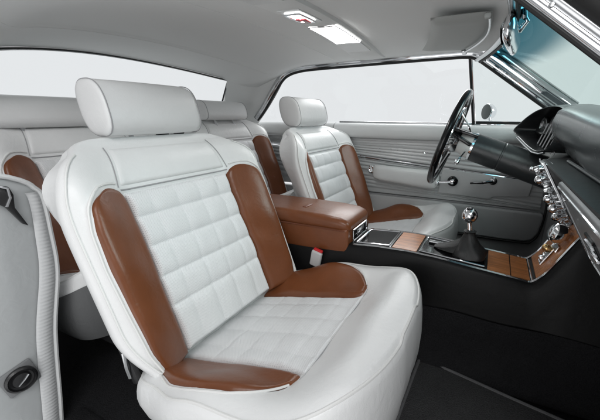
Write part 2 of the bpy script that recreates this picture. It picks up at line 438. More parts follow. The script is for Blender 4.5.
    def cG(s, t):
        u = abs(s); r = 0
        W = max(cW(clamp(t, -.095, .506)), 1e-3)
        base = -.040*(1-sm(.30, .45, t))-.002
        n = lerp(base, .003, sm(.145, .275, u)*(1-.55*sm(.16, .34, t)))
        n -= .010*clamp((u/W-.88)/.12)**2 if W > .05 else .010
        n += .010*sm(.36, .43, t)*(1-sm(.43, .515, t))*(1-.8*sm(.14, .26, u))+.016*sm(.08, .22, t)*sm(.2, .29, u)*(1-sm(.30, .44, t))
        n -= .010*clamp((t-.44)/.07)**2
        n += .0022*sm(.33, .40, t)*cos(s*2*pi/.20)*(1-sm(.42, .5, t))
        return max(n, -.045)
    def cS(s, t):
        return q0+kc*t+kn*(cG(s, t)-.011*(1-sm(.215, .245, abs(s)))*(1-sm(.305, .330, t)))+V(0, s, 0)
    def cP(s, t, h=0): return q0+kc*t+kn*(cG(s, t)+h)+V(0, s, 0)
    loops = []
    for r in [.04, .2, .35, .5, .6, .68, .75, .81, .86, .90, .935, .965, .985, 1.0]:
        loops.append([cS(C0[0]+(s-C0[0])*r, C0[1]+(t-C0[1])*r) for s, t in cont])
    # sides
    m = len(cont); nor = []
    for i in range(m):
        a, c = cont[i-1], cont[(i+1) % m]; d = V(c[0]-a[0], c[1]-a[1], 0).normalized(); q = V(d.y, -d.x, 0)
        p = V(cont[i][0]-C0[0], cont[i][1]-C0[1], 0)
        if q.dot(p) < 0: q = -q
        nor.append(q)
    top = loops[-1]
    for o, fz in [(.005, .02), (.009, .07), (.013, .2), (.015, .36), (.013, .52), (.007, .70), (-.002, .86), (-.016, 1.0)]:
        lp = []
        for i in range(m):
            p = top[i]; zb = .165; lp.append(V(p.x+nor[i].y*o, p.y+nor[i].x*o, lerp(p.z, zb, fz)))
        loops.append(lp)
    cush = MB().loft(loops).build('cushion', M['white'], R0, angle=65)
    MB().tube(top, .0032, 8, closed=True).build('piping', M['pipe'], cush)
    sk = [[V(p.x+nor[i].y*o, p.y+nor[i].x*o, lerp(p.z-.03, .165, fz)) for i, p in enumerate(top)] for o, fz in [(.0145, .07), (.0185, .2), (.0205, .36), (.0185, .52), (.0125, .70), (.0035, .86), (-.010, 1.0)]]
    lower_side = MB().grid(sk, cu=True).build('cushion_lower_side', M['lower_side'], R0, angle=65)  # dark grey sheet round the lower cushion sides, kept on rear seats only
    # perforated insert
    c_in = [(-.06, .160), (.05, .163), (.16, .160), (.25, .156), (.30, .160), (.335, .172)]
    def insx(s, t):
        d = min(abs(s-q) for q in (-.163, -.108, -.036, .036, .108, .163)); h = .0036*pillow(d, .026)-.001
        d2 = min(abs(t-q) for q in (.06, .13, .20, .27)); h -= .0013*exp(-(d2/.006)**2)
        return h+.0012*sin(s*50+t*35)*sin(t*40-s*25)-.0065*sm(.24, .325, t)
    def inf(a, c):
        t = -.055+.385*a; w = interp(c_in, t)-.002; return (-w+2*w*c, t)
    patch(inf, 110, 84, cP, .005, .012, extra=insx).build('perforated_insert', M['perf'], cush, angle=80)
    MB().tube([cP(-.19+.38*i/30, .3345, -.0006) for i in range(31)], .0012, 6).build('front_seam', M['seam'], cush)
    c_out = [(-.05, .205), (-.02, .240), (.03, .264), (.09, .287), (.16, .296), (.20, .295), (.25, .284), (.29, .262), (.312, .236), (.330, .195)]
    c_in2 = c_in[:-1]+[(.328, .172), (.335, .182)]
    for sg in (-1, 1):
        def wf(a, c):
            t = -.045+.375*a; return (sg*lerp(sinterp(c_in2, t)+.001, sinterp(c_out, t), c), t)
        patch(wf, 70, 24, cP, .008, .018, extra=lambda s, t: .0018*sin(t*37+s*30)).build('bolster', M['brown'], cush, angle=80)
        MB().tube([cP(sg*(sinterp(c_out, t)+.002), t, .001) for t in [-.045+.370*i/40 for i in range(41)]], .0024, 7).build('bolster_piping', M['pipe'], cush)
    # ---------- base
    bs = MB().box((.30, 0, .15), (.44, .50, .07), .02, 3)
    for y in (-.2, .2): bs.box((.28, y, .10), (.5, .035, .03), .006)
    bs.build('seat_base', M['carpet'], R0)
    return R0

seat = make_seat(); seat.location = (SX, -.42, FLOOR)
_lower_side = bpy.data.objects['cushion_lower_side']; _lower_side.parent = None
far = copy_tree(seat); far.location = (SX, .42, FLOOR)
far['label'] = 'white and brown driver seat between the armrest box and the closed grey door'
for nm, y, lab in (('r', .37, 'white and brown back seat behind the driver seat, below the rear window corner'),
                   ('l', -.36, 'white and brown back seat mostly hidden by the nearest seat, beside the door jamb')):
    r = copy_tree(seat); r.name = 'back_bench_place'; r.location = (SX-.535, y, FLOOR+.035); r.scale = (.97, .95, 1.0)
    r['label'] = lab; r['group'] = 'rear seats'
    k_ = _lower_side.copy(); COL.objects.link(k_); k_.parent = r
    for ch in r.children:
        if ch.name.startswith('cushion') or ch.name.startswith('seat_base'): ch.scale = (.5, 1, .90); ch.location = (0, 0, .045)
        if ch.name.startswith('headrest'):
            ch.location = (.01, 0, .777*(1-.74)-(.045 if y < 0 else .030))
            ch.scale = (.9, 1.18 if y > 0 else 1.62, .74)
            if y < 0: ch.location.y = -.05

bpy.data.objects.remove(_lower_side)
# ================================================================== FLOOR
fl = MB()
fl.grid([[(x, y, FLOOR+.006*sin(x*9+y*4)*sin(y*11)) for x in [-1.3+2.6*i/60 for i in range(61)]] for y in [-.80+1.62*j/40 for j in range(41)]])
f = fl.build('carpet_floor', M['carpet']); tag(f, 'black carpeted car floor', 'floor', kind='structure')
mo = [(.535, -.60), (.542, -.17), (.552, -.146), (.58, -.143), (.80, -.186), (.98, -.222), (1.0, -.25), (1.0, -.58), (.97, -.61), (.56, -.62)]
mt = thing('floor_mat', 'charcoal carpet mat with bound edge on the passenger footwell floor', 'floor mat', (.75, -.4, FLOOR))
MB().prism(mo, 'z', FLOOR+.008, FLOOR+.016).build('mat_pile', M['matt'], mt)
MB().tube(catmull([(x, y, FLOOR+.014) for x, y in mo], 5, True), .006, 8, closed=True).build('binding', M['binding'], mt)
fw_ = MB().prism([(1.06, FLOOR), (1.30, .5), (1.30, .80), (1.32, .80), (1.32, FLOOR-.02), (1.06, FLOOR-.02)], 'y', -.76, .72).build('firewall', M['carpet'])
tag(fw_, 'black carpeted bulkhead ahead of the footwells under the dashboard', 'bulkhead')

# ================================================================== CONSOLE
con = thing('centre_console', 'black vinyl centre console with wood veneer and chrome edging between the front seats', 'console', (.4, 0, FLOOR))
topz = [(-.42, .385), (-.1, .392), (.10, .402), (.25, .418), (.36, .429), (.46, .431), (.56, .426), (.64, .418), (.72, .411), (.80, .404), (.815, .404), (.84, .442), (.89, .545), (.90, .56), (1.3, .56)]
xs = [-.42+1.70*i/140 for i in range(141)]
rows = []
for x in xs:
    z = interp(topz, x); row = []
    wt = .094
    half = [(.0, z), (wt-.012, z), (wt-.004, z-.003), (wt+.002, z-.012), (wt+.007, z-.03), (wt+.010, z-.06), (wt+.014, max(z-.12, FLOOR+.04)), (wt+.024, FLOOR+.03), (wt+.05, FLOOR+.004)]
    rows.append([(x, -a, c) for a, c in half[::-1]]+[(x, a, c) for a, c in half[1:]])
MB().grid(rows).build('console_body', M['cons'], con, angle=50)
def strip(x0, x1, y, w=.0022, dz=.002, n=40):
    return [(x0+(x1-x0)*i/n, y, interp(topz, x0+(x1-x0)*i/n)+dz) for i in range(n+1)]
for sg in (-1, 1):
    MB().grid([[(x, sg*yy, z+.003*sin(x*23)*(z > .2)) for yy, z in ((.1135, .272), (.1165, .274), (.1195, .262), (.1225, .20), (.130, .14), (.142, .105), (.168, FLOOR+.008))] for x in [-.40+1.5*i/60 for i in range(61)]]).build('tunnel_carpet', M['carpet'], con, angle=60)
tr = MB()
for y in (-.083, -.089, .083, .089):
    tr.tube(catmull(strip(.285, .808, y, n=20)+strip(.83, .893, y, n=8), 3), .0017, 6)
tr.build('chrome_edging', M['chrome'], con)
def plate(x0, x1, y0, y1, dz, th, n=14):
    m = MB(); up = []; lo = []
    for i in range(n+1):
        x = lerp(x0, x1, i/n); z = interp(topz, x)+dz
        up.append([(x, y0, z), (x, lerp(y0, y1, .5), z+.0006), (x, y1, z)])
        lo.append((x, z-th))
    m.grid(up)
    for y in (y0, y1): m.grid([[(lerp(x0, x1, i/n), y, interp(topz, lerp(x0, x1, i/n))+dz) for i in range(n+1)], [(x, y, z) for x, z in lo]])
    for k in (0, n): m.grid([[q for q in up[k]], [(q[0], q[1], q[2]-th) for q in up[k]]])
    return m
def recess(x0, x1, y0, y1, d):
    """rim frame plus a black well (open box) let into the console top"""
    z0, z1 = interp(topz, x0)+.0035, interp(topz, x1)+.0035
    c = [V(x0, y0, z0), V(x1, y0, z1), V(x1, y1, z1), V(x0, y1, z0)]
    m = MB(); 
    return c
# tray
def framed(name, x0, x1, y0, y1, mat_in):
    c = recess(x0, x1, y0, y1, 0)
    m = MB().poly([p-V(0, 0, .0005) for p in c]); o = m.build(name, mat_in, con)
    e = MB()
    for i in range(4): e.tube([c[i], c[(i+1) % 4]], .0028, 8)
    for p in c: e.lathe([(0, -.0028), (.0028, -.001), (.0028, .001), (0, .0028)], p, (0, 0, 1), 8)
    e.build('chrome_frame', M['chrome'], o)
    return o
def well(name, x0, x1, y0, y1, depth):
    # raised chrome lip with dark liner standing inside it
    z0, z1 = interp(topz, x0), interp(topz, x1)
    o = framed(name, x0, x1, y0, y1, M['gloss']); return o
well('storage_tray', .290, .402, -.070, .072, .03)
plate(.414, .492, -.078, .078, .003, .004).build('veneer_panel', M['wood'], con)
well('shifter_gate', .502, .688, -.066, .070, .03)
MB().tube([(.515, .018, .437), (.60, .018, .432), (.625, .012, .430)], .006, 10).tube([(.515, .034, .436), (.59, .034, .431)], .003, 8).build('gate_rod', M['satin'], con)
for x0, x1 in ((.697, .757), (.760, .806)):
    plate(x0, x1, -.079, .079, .003, .004).build('veneer_panel', M['wood'], con)
for y in (-.079, .079): pass
plate(.820, .893, -.079, .079, .004, .004).build('ramp_veneer', M['wood'], con)
plate(.4055, .4105, -.078, .078, .0035, .004).build('joint_strip', M['chrome'], con)
MB().tube([(.811, -.08, .4065), (.811, .08, .4065)], .0022, 6).build('joint_strip', M['chrome'], con)
# switch plate on the ramp
rd = (V(.89, 0, .545)-V(.84, 0, .442)).normalized(); rn = V(-rd.z, 0, rd.x)
def RP(a, y, h=0): return V(.84, 0, .442)+rd*a+V(0, y, 0)+rn*(h+.004)
sw = MB(); oc = [RP(-.01, -.022, .002), RP(.048, -.022, .002), RP(.048, -.045, .002), RP(.062, -.045, .002), RP(.062, .010, .002), RP(-.01, .010, .002)]
sw.poly(oc); swp = sw.build('switch_plate', M['satin'], con)
e = MB().tube([p for p in oc], .0022, 6, closed=True); e.build('plate_rim', M['chrome'], swp)
kb = MB(); kb.lathe([(.007, 0), (.011, .004), (.012, .012), (.010, .018), (.006, .022), (.0, .024)], RP(.036, -.006, .002), rn, 14); kb.build('brass_knob', M['gold'], swp)
MB().box(RP(.004, -.008, .006), (.012, .018, .018), .004, 2, Matrix.Rotation(radians(-25), 3, 'Y')).box(RP(.015, -.004, .006), (.008, .010, .012), .003).build('toggle', M['chrome'], swp)
big = MB().lathe([(.012, 0), (.014, .012), (.026, .016), (.028, .026), (.026, .038), (.018, .044), (.006, .046), (0, .046)], RP(.094, -.030, 0), rn+V(-.4, -.3, 0), 20)
bk = big.build('selector_knob', M['chrome'], con)
gr = MB()
for k in range(6): gr.tube([RP(.080+.006*k, -.005, .006), RP(.080+.006*k, .060, .006)], .0022, 6)
gr.build('ribbed_grille', M['chrome'], con)
# armrest box
arm = thing('armrest_box', 'brown leather armrest box at the rear of the centre console', 'armrest', (0, 0, .4))
def rr(y, z, w, h, r, n=6):
    out = []
    for cx, cz, a0 in ((w-r, h-r, 0), (-w+r, h-r, 90), (-w+r, -h+r, 180), (w-r, -h+r, 270)):
        for i in range(n+1):
            a = radians(a0+90*i/n); out.append((y+cx+r*cos(a), z+cz+r*sin(a)))
    return out
def xloft(secs): return MB().loft([[(x, p[0], p[1]) for p in rr(0, zc, w, h, r)] for x, zc, w, h, r in secs])
bx = xloft([(-.30, .421, .088, .043, .01), (-.29, .421, .096, .050, .012), (.225, .429, .099, .049, .014), (.255, .429, .099, .049, .014), (.263, .429, .097, .047, .012), (.267, .429, .091, .042, .012)])
bx.build('box_body', M['brown'], arm, angle=45)
lid = xloft([(-.305, .486, .080, .012, .008), (-.30, .486, .096, .022, .016), (-.2, .487, .102, .025, .020), (.0, .489, .103, .026, .021), (.17, .488, .103, .025, .021), (.235, .485, .102, .023, .020), (.258, .481, .098, .019, .017), (.268, .477, .092, .013, .012), (.271, .475, .080, .006, .005)])
lid.build('lid', M['brown'], arm, angle=60)
MB().box((.07, -.018, .514), (.018, .05, .006), .003).build('lid_tab', M['bpipe'], arm)
MB().tube([(x, -.1005, .467) for x in [-.29+.545*i/20 for i in range(21)]], .0018, 6).build('lid_seam', M['bpipe'], arm)
fp = MB().box((.2685, .004, .441), (.006, .120, .038), .002); fpo = fp.build('display_panel', M['gloss'], arm)
e = MB(); c = [(.272, -.058, .421), (.272, .066, .421), (.272, .066, .461), (.272, -.058, .461)]
for i in range(4): e.tube([c[i], c[(i+1) % 4]], .0032, 8)
e.build('chrome_frame', M['chrome'], fpo)
MB().box((.2725, .0, .443), (.002, .045, .022), .0008).build('panel_insert', M['satin'], fpo)
MB().tube([(.270, -.078, .412), (.270, .078, .412)], .003, 6).tube([(.272, .076, .412), (.274, .082, .455)], .0025, 6).build('latch_strip', M['chrome'], arm)
# buckle
bk = thing('seat_belt_buckle', 'pale grey seat belt buckle with red button beside the armrest box', 'buckle', (.16, -.117, .34))
rot = Matrix.Rotation(radians(14), 3, 'Y') @ Matrix.Rotation(radians(6), 3, 'X')
MB().box((.158, -.119, .358), (.040, .016, .062), .006, 3, rot).build('buckle_body', M['buckle'], bk)
MB().box((.167, -.118, .390), (.034, .011, .010), .003, 2, rot).build('release_button', M['red'], bk)
MB().tube([(.152, -.117, .34), (.145, -.112, .28), (.13, -.11, .2)], .008, 8, up=(0, 1, 0), sx=.4).build('stalk', M['black'], bk)

# gear shifter
gs = thing('gear_shifter', 'chrome ball gear lever in a black leather boot on the console', 'gear lever', (.6, 0, .43))
loops = []
for k, (z, cxx, hx, hy) in enumerate([(.424, .640, .050, .056), (.436, .640, .050, .053), (.448, .639, .041, .044), (.460, .638, .031, .034), (.472, .637, .023, .024), (.486, .636, .017, .018), (.495, .636, .015, .015), (.498, .636, .018, .018), (.501, .636, .011, .011)]):
    lp = []
    for i in range(48):
        a = 2*pi*i/48; wob = 1+.07*sin(a*6+k*1.1)*(1 if 0 < k < 6 else .2)+.04*sin(a*3+k)
        r = (abs(cos(a))**4+abs(sin(a))**4)**(-.25) if k < 2 else (abs(cos(a))**2.6+abs(sin(a))**2.6)**(-1/2.6)
        lp.append((cxx+hx*r*cos(a)*wob, hy*r*sin(a)*wob, z))
    loops.append(lp)
MB().loft(loops).build('boot', M['boot'], gs, angle=80)
tb = []
for k, (x, hy, h) in enumerate([(.535, .012, .002), (.55, .024, .008), (.57, .032, .014), (.59, .038, .022), (.61, .040, .034), (.625, .036, .044)]):
    tb.append([(x, hy*cos(2*pi*i/28)*(1+.06*sin(i*1.7+k)), .432+max(0, h*sin(2*pi*i/28))*(1+.08*sin(i*2.1+k))) for i in range(28)])
MB().loft(tb).build('boot_fold', M['boot'], gs, angle=80)
MB().tube([(.636, 0, .485), (.634, 0, .51), (.630, 0, .528)], [.0075, .0065, .006], 14).build('lever', M['chrome'], gs)
kn = MB(); kc_ = V(.629, 0, .548)
kn.lathe([(0, -.024), (.009, -.023), (.011, -.020), (.017, -.0165), (.0215, -.009), (.0235, 0), (.0215, .009), (.017, .0165), (.010, .0215), (0, .0235)], kc_, (-.05, -.1, 1), 28)
ko = kn.build('ball_knob', M['chrome'], gs)
MB().lathe([(.0105, 0), (.011, .0012), (.009, .002), (0, .002)], kc_+V(-.002, -.002, .0225), (-.05, -.1, 1), 20).build('shift_pattern_cap', M['gloss'], ko)

# ================================================================== FAR DOOR
dr = thing('driver_door', 'closed grey driver door with ribbed trim panel, armrest and window crank', 'door', (.4, .74, FLOOR))
def shear(x): return -.08*(x-.07)
def door_y(z, x, zz):
    return 0
prof = []     # (z, y inner) for the panel below the rail
def ribs(z, a, b_, n, d): 
    f_ = (z-a)/(b_-a); return d*abs(sin(pi*n*f_)) if 0 < f_ < 1 else 0
def panel_y(zr):
    y = .735
    y -= ribs(zr, .440, .520, 4, .006)
    y -= ribs(zr, .535, .597, 3, .007)
    return y
def trim(x0, x1, name_parent, front_round=False, yoff=0):
    out = {}
    # rail
    rail = [(.735, .716), (.712, .718), (.702, .724), (.697, .738), (.697, .758), (.701, .776), (.711, .788), (.727, .794), (.742, .796), (.765, .796)]
    rl = MB().loft([[(x, y+yoff, z) for y, z in rail+[(.765, .716)]] for x in [x0+(x1-x0)*i/24 for i in range(25)]])
    rl.build('top_rail', M['rail'], name_parent, angle=50)
    # brushed band
    rows = []
    for k in range(61):
        z0 = .6150+.1000*k/60
        rows.append([(x, .730+yoff-.0035*abs(sin(pi*7*k/60))-(.002 if 20 < k < 40 else 0), lerp(z0, z0+shear(x), 1-sm(.60, .716, z0)) if k < 60 else .716) for x in [x0+(x1-x0)*i/24 for i in range(25)]])
    MB().grid(rows).build('ribbed_band', M['band'], name_parent, angle=35)
    # chrome strip below the band
    st = MB()
    for zc, r in ((.6085, .0048), (.598, .0025)):
        st.tube([(x, .727+yoff, zc+shear(x)) for x in [x0+(x1-x0)*i/16 for i in range(17)]], r, 8, up=(0, 1, 0))
    st.build('chrome_strip', M['chrome'], name_parent)
    # mid panel (ribbed)
    rows = []
    for k in range(71):
        z0 = .415+.180*k/70
        rows.append([(x, panel_y(z0)+yoff-.002, z0+shear(x)*sm(.40, .50, z0)) for x in [x0+(x1-x0)*i/24 for i in range(25)]])
    MB().grid(rows).build('ribbed_panel', M['vinyl'], name_parent, angle=35)
    return out
trim(-.17, .905, dr)
# lower padded panel, rounded front lower corner
low = [(-.17, .405), (.40, .405), (.915, .400), (.925, .385), (.915, .30), (.895, .262), (.86, .249), (.76, .246), (.40, .25), (-.17, .25)]
MB().prism(low, 'y', .705, .750, .012, 4).build('lower_panel', M['vinyl_dk'], dr, angle=50)
MB().prism([(-.17, .02), (.93, .02), (.96, .45), (.93, .79), (-.17, .79)], 'y', .752, .80, .004).build('door_shell', M['vinyl_dk'], dr)
fe = MB().tube(catmull([(.912, .722, .70), (.918, .722, .6), (.926, .720, .47), (.928, .718, .39), (.917, .716, .30), (.896, .714, .258), (.86, .713, .244), (.70, .713, .242), (.40, .713, .246)], 6), .006, 8); fe.build('edge_welt', M['rubber'], dr)
MB().tube(catmull([(-.17, .716, .409), (.3, .716, .410), (.6, .716, .410), (.90, .716, .404)], 8), .0022, 6).build('panel_seam', M['seam'], dr)
# crank field: embossed smooth plate
cf = MB().prism([(.445, .578), (.86, .545), (.85, .47), (.70, .455), (.68, .44), (.43, .448)], 'y', .718, .737, .006, 3); cf.build('crank_field', M['vinyl'], dr, angle=45)
# armrest
loops = []
for x, h, d in [(.066, .012, .010), (.072, .026, .026), (.085, .036, .048), (.12, .041, .06), (.25, .043, .066), (.36, .046, .070), (.40, .046, .070), (.418, .042, .064), (.428, .030, .05), (.432, .012, .02)]:
    zc = .537-.055*(x-.07)
    loops.append([(x, .733-d+d*p[0], zc+p[1]) for p in [(.5+.5*q[0], h*q[1]) for q in [(-cos(2*pi*i/28)*abs(cos(2*pi*i/28))**-.4 if abs(cos(2*pi*i/28)) > 1e-3 else 0, sin(2*pi*i/28)*abs(sin(2*pi*i/28))**-.4 if abs(sin(2*pi*i/28)) > 1e-3 else 0) for i in range(28)]]])
ar = MB().loft(loops).build('armrest', M['rail'], dr, angle=60)
MB().lathe([(.020, -.004), (.022, .004), (.016, .008), (.013, .006), (.0, .006)], (.062, .712, .548), (0, -1, 0), 20).build('end_bezel', M['chrome'], ar)
# crank
cr = MB().lathe([(.026, 0), (.026, .004), (.022, .008), (.010, .010), (.010, .016), (0, .016)], (.50, .716, .517), (0, -1, 0), 24).build('window_crank', M['gloss'], dr)
MB().tube([(.50, .698, .517), (.465, .692, .513), (.432, .690, .510)], [.008, .006, .006], 10, up=(0, 1, 0), sx=.6).lathe([(.012, 0), (.012, .006), (.006, .008), (0, .008)], (.50, .70, .517), (0, -1, 0), 16).lathe([(.006, 0), (.009, .004), (.009, .016), (0, .02)], (.430, .690, .510), (0, -1, 0), 12).build('crank_handle', M['chrome'], cr)
dh = MB().lathe([(.019, 0), (.019, .004), (.012, .007), (0, .008)], (.686, .716, .534), (0, -1, 0), 18).build('door_handle', M['satin'], dr)
MB().tube([(.686, .703, .534), (.64, .694, .524), (.585, .698, .517)], [.006, .006, .004], 10, up=(0, 1, 0), sx=.7).build('lever', M['gloss'], dh)
MB().tube([(.682, .700, .536), (.64, .6905, .528), (.60, .693, .522)], .002, 6).build('lever_chrome_bead', M['chrome'], dh)  # thin chrome bead along the release lever
# script badge and dots on the band
bd = MB(); pts = [(.335+.10*i/40, .7235, .653+.006*sin(i*.9)*(1-i/60)-.006*i/40) for i in range(41)]
bd.tube(pts, .0013, 6); bd.tube([(.33, .7235, .655), (.45, .7235, .645)], .001, 6); bd.build('script_badge', M['chrome'], dr)
for x in (.10, .165, .20, .235): MB().lathe([(.0035, 0), (.003, .002), (0, .003)], (x, .724, .664-.05*(x-.1)), (0, -1, 0), 10).build('rivet', M['satin'], dr)
# glass, vent window
rl_y = .655
def GY(z): return lerp(.745, rl_y, clamp((z-.80)/.28))
g = MB(); rows = []
for i in range(9):
    z = .79+.30*i/8; rows.append([(x, GY(z)+.004, z) for x in (-.72, .555-.16*(z-.79))])
g.grid(rows).build('door_glass', M['glass'], dr)
g = MB(); rows = []
for i in range(7):
    z = .80+.275*i/6; rows.append([(x, GY(z)+.004, z) for x in (.568-.16*(z-.79), max(.575-.16*(z-.79), .95-1.49*(z-.80)))])
vg = g.grid(rows).build('vent_window', M['vent'], dr)
fr = MB()
fr.tube([(.563, GY(.795), .795), (.520, GY(1.08), 1.08)], .0062, 8, up=(0, 1, 0), sx=.9)
fr.tube([(.555, GY(.80)-.002, .806), (.90, GY(.80)-.002, .806)], .007, 8, up=(0, 1, 0))
fr.build('vent_frame', M['rubber'], vg)
MB().tube([(.572, GY(.795)-.006, .80), (.528, GY(1.08)-.006, 1.08)], .0025, 6).tube([(.57, GY(.80)-.008, .812), (.88, GY(.80)-.008, .812)], .002, 6).build('frame_bead', M['chrome'], vg)
MB().box((.22, .748, .8), (.75, .012, .010), .003).build('glass_seal', M['satin'], dr)
# exterior mirror
em = MB(); mc = V(.615, .93, .857); ax = V(-.75, -.60, .05)
em.lathe([(.040, -.0), (.042, .006), (.040, .010), (.036, .011)], mc, ax, 28).lathe([(.041, .004), (.040, -.012), (.030, -.030), (.012, -.042), (0, -.045)], mc, ax, 28)
em.tube([mc+V(.01, .01, -.03), mc+V(.02, 0, -.05), mc+V(.05, -.05, -.062)], .008, 10).box(mc+V(.05, -.07, -.064), (.09, .04, .008), .003)
eo = em.build('side_mirror', M['chrome'], dr)
MB().lathe([(.0375, .0115), (.035, .0125), (0, .0130)], mc, ax, 28).build('mirror_glass', M['extmirror'], eo)

# rear quarter trim beyond the door, same ribs
qp = thing('quarter_trim_panel', 'ribbed grey rear quarter trim panel between the driver door and the rear seat', 'trim panel', (-.6, .74, FLOOR))
trim(-1.15, -.176, qp)
MB().prism([(-1.15, .02), (-.176, .02), (-.176, .405), (-1.15, .405)], 'y', .712, .755, .008).build('lower_panel', M['vinyl_dk'], qp)
# kick panel
kp = MB().prism([(.934, .02), (1.30, .02), (1.30, .78), (.925, .78), (.940, .45)], 'y', .725, .75, .006).build('kick_panel', M['vinyl'])
tag(kp, 'grey kick panel ahead of the driver door under the dashboard', 'trim panel')

kp2 = MB().prism([(.98, .02), (1.45, .02), (1.45, .84), (1.02, .80), (.96, .5)], 'y', -.78, -.735, .006).build('kick_panel', M['black']); tag(kp2, 'unseen black side panel shading the passenger footwell ahead of the doorway', 'trim panel')  # added out of view to block light into the footwell
# ================================================================== ROOF, PILLARS, GLASS
YR = .635
def xf(y): return .545+.115*(1-(y/YR)**2)
def xr(y): return -.93+.74*y*y if abs(y) < .5 else lerp(-.745, -.63, (abs(y)-.5)/.135)
def zr(y): return 1.088-.25*y*y if abs(y) < .5 else lerp(1.0255, .985, (abs(y)-.5)/.135)
def zf(y): return 1.086-.012*(y/YR)**2
def roofP(y, f_):
    x = lerp(xr(y), xf(y), f_); z = lerp(zr(y), zf(y), f_)+(.052-.012*(abs(y)/YR)**2)*(4*f_*(1-f_))**.8
    for c in (.18, .50): z -= .006*exp(-((f_-c)/.008)**2)
    e = sm(.46, YR, abs(y)); ze = interp([(-.64, .985), (-.47, 1.042), (-.40, 1.068), (-.30, 1.086), (.1, 1.094), (.50, 1.098), (.56, 1.092)], x)+.005
    z = lerp(z, ze, e) if abs(y) > .46 else z
    return V(x, y, z)
hl = thing('roof_lining', 'pale grey fabric headliner curving over the cabin', 'headliner', (0, 0, 1.1))
rows = [[roofP(-YR+2*YR*j/60, i/110) for j in range(61)] for i in range(111)]
MB().grid(rows).build('headliner', M['head'], hl, angle=60)
MB().grid([[p+V(0, 0, .03) for p in r] for r in rows]).build('roof_skin', M['jamb'], hl)
for fq in (.18, .50):
    MB().tube([roofP(-YR*.97+2*YR*.97*j/50, fq)+V(0, 0, .001) for j in range(51)], .0018, 6).build('roof_seam', M['head'], hl)
for sg in (1, -1):
    A0 = [roofP(sg*(.5+.135*k/4), 0) for k in range(5)]+[roofP(sg*YR, q) for q in (.05, .10, .145, .175)]
    B0 = [V(-.93, sg*.575, .78), V(-.90, sg*.60, .78), V(-.87, sg*.62, .78), V(-.84, sg*.635, .78), V(-.81, sg*.645, .78), V(-.77, sg*.65, .78), V(-.73, sg*.655, .78), V(-.70, sg*.66, .78), V(-.675, sg*.66, .78)]
    MB().grid([[p.lerp(q, i/14)+V(0, sg*.018*sin(pi*i/14), 0) for p, q in zip(A0, B0)] for i in range(15)]).build('sail_panel', M['head'], hl, angle=60)
# front header trim (chrome / dark, runs across the top of the windscreen)
hd = MB().tube([V(xf(y)+.006, y, zf(y)-.006) for y in [-YR+2*YR*i/40 for i in range(41)]], .011, 8, up=(0, 0, 1), sx=.7)
hd.build('header_trim', M['satin'], hl)
MB().tube([V(xf(y)+.018, y, zf(y)-.014) for y in [-YR+2*YR*i/40 for i in range(41)]], .005, 8).build('header_seal', M['rubber'], hl)
# overhead lamp bar with lamps
ob = thing('overhead_lamp_bar', 'grey lamp housing across the roof lining with a lit white lens', 'ceiling lamp', (.09, 0, 1.12))
def OB(x, y, d=0):
    f_ = (x-xr(y))/(xf(y)-xr(y)); return roofP(y, f_)-V(0, 0, d)
loops = []
for i in range(61):
    y = -.50+1.07*i/60; e = .006+.009*min(1, min(i, 60-i)/5)
    hw_ = .068; xc = .092
    loops.append([OB(xc+dx, y, d) for dx, d in ((-hw_, -.004), (-hw_+.004, e*.7), (-hw_+.014, e), (0, e+.002), (hw_-.014, e), (hw_-.004, e*.7), (hw_, -.004))])
MB().loft(loops).build('lamp_housing', M['head'], ob, angle=50)
def lens(x0, x1, y0, y1, d, name, m_, par):
    mb = MB(); up = [[OB(lerp(x0, x1, i/4), lerp(y0, y1, j/6), d+.002) for j in range(7)] for i in range(5)]
    mb.grid(up); lo = [OB(x0, y0, d), OB(x1, y0, d), OB(x1, y1, d), OB(x0, y1, d)]
    rim = [up[0][j] for j in range(7)]+[up[i][6] for i in range(1, 5)]+[up[4][j] for j in range(5, -1, -1)]+[up[i][0] for i in range(3, 0, -1)]
    mb.grid([rim, [p+V(0, 0, .012) for p in rim]], cu=True)
    return mb.build(name, m_, par), rim
lz, rim = lens(.045, .148, .055, .275, .0165, 'lit_lens', M['lamp'], ob)
MB().tube(rim, .002, 6, closed=True).build('lens_rim', M['satin'], lz)
pl, rim = lens(.040, .146, .285, .40, .0160, 'blank_panel', M['rail'], ob)
dz_, rim = lens(.058, .132, -.150, -.012, .0165, 'dome_plate', M['rail'], ob)
dz2, rim2 = lens(.070, .120, -.128, -.034, .021, 'dome_lens', M['lamp'], dz_)
MB().tube(rim2, .003, 8, closed=True).build('dome_bezel', M['chrome'], dz2)
MB().box(OB(.105, -.066, .027), (.016, .040, .006), .002).box(OB(.088, -.078, .027), (.012, .022, .005), .002).build('red_reading_lens', M['redlens'], dz2)
lz2, rim = lens(.05, .145, -.45, -.24, .0165, 'blank_panel', M['rail'], ob)
# sun visor
sv = thing('sun_visor', 'folded grey sun visor on the driver side of the roof lining', 'sun visor', (.5, .3, 1.08))
up, lo = [], []
def VZ(y, x):
    p = OB(x, y, .010); return p
vis = MB()
for i in range(15):
    a = i/14; ru, rl_ = [], []
    for j in range(11):
        c = j/10
        A, B = V(.622, -.055, 1.080).lerp(V(.524, .395, 1.076), a)+V(.030*sin(pi*a), 0, 0), V(.468, -.03, 1.086).lerp(V(.366, .375, 1.078), a)+V(.012*sin(pi*a), 0, 0)
        e = min(a*.45, (1-a)*.45, c*.15, (1-c)*.15); th = .010*pillow(e, .03)
        p = A.lerp(B, c); ru.append(p+V(0, 0, th)); rl_.append(p-V(0, 0, th))
    up.append(ru); lo.append(rl_)
vis.grid(up).grid(lo, flip=True); vis.build('visor_pad', M['visor'], sv, angle=70)
VA = [V(.622, -.055, 1.078).lerp(V(.524, .395, 1.074), a)+V(.030*sin(pi*a)-.006, 0, -.011) for a in [i/16 for i in range(17)]]
MB().tube(VA, .0032, 8).build('visor_rod', M['satin'], sv)
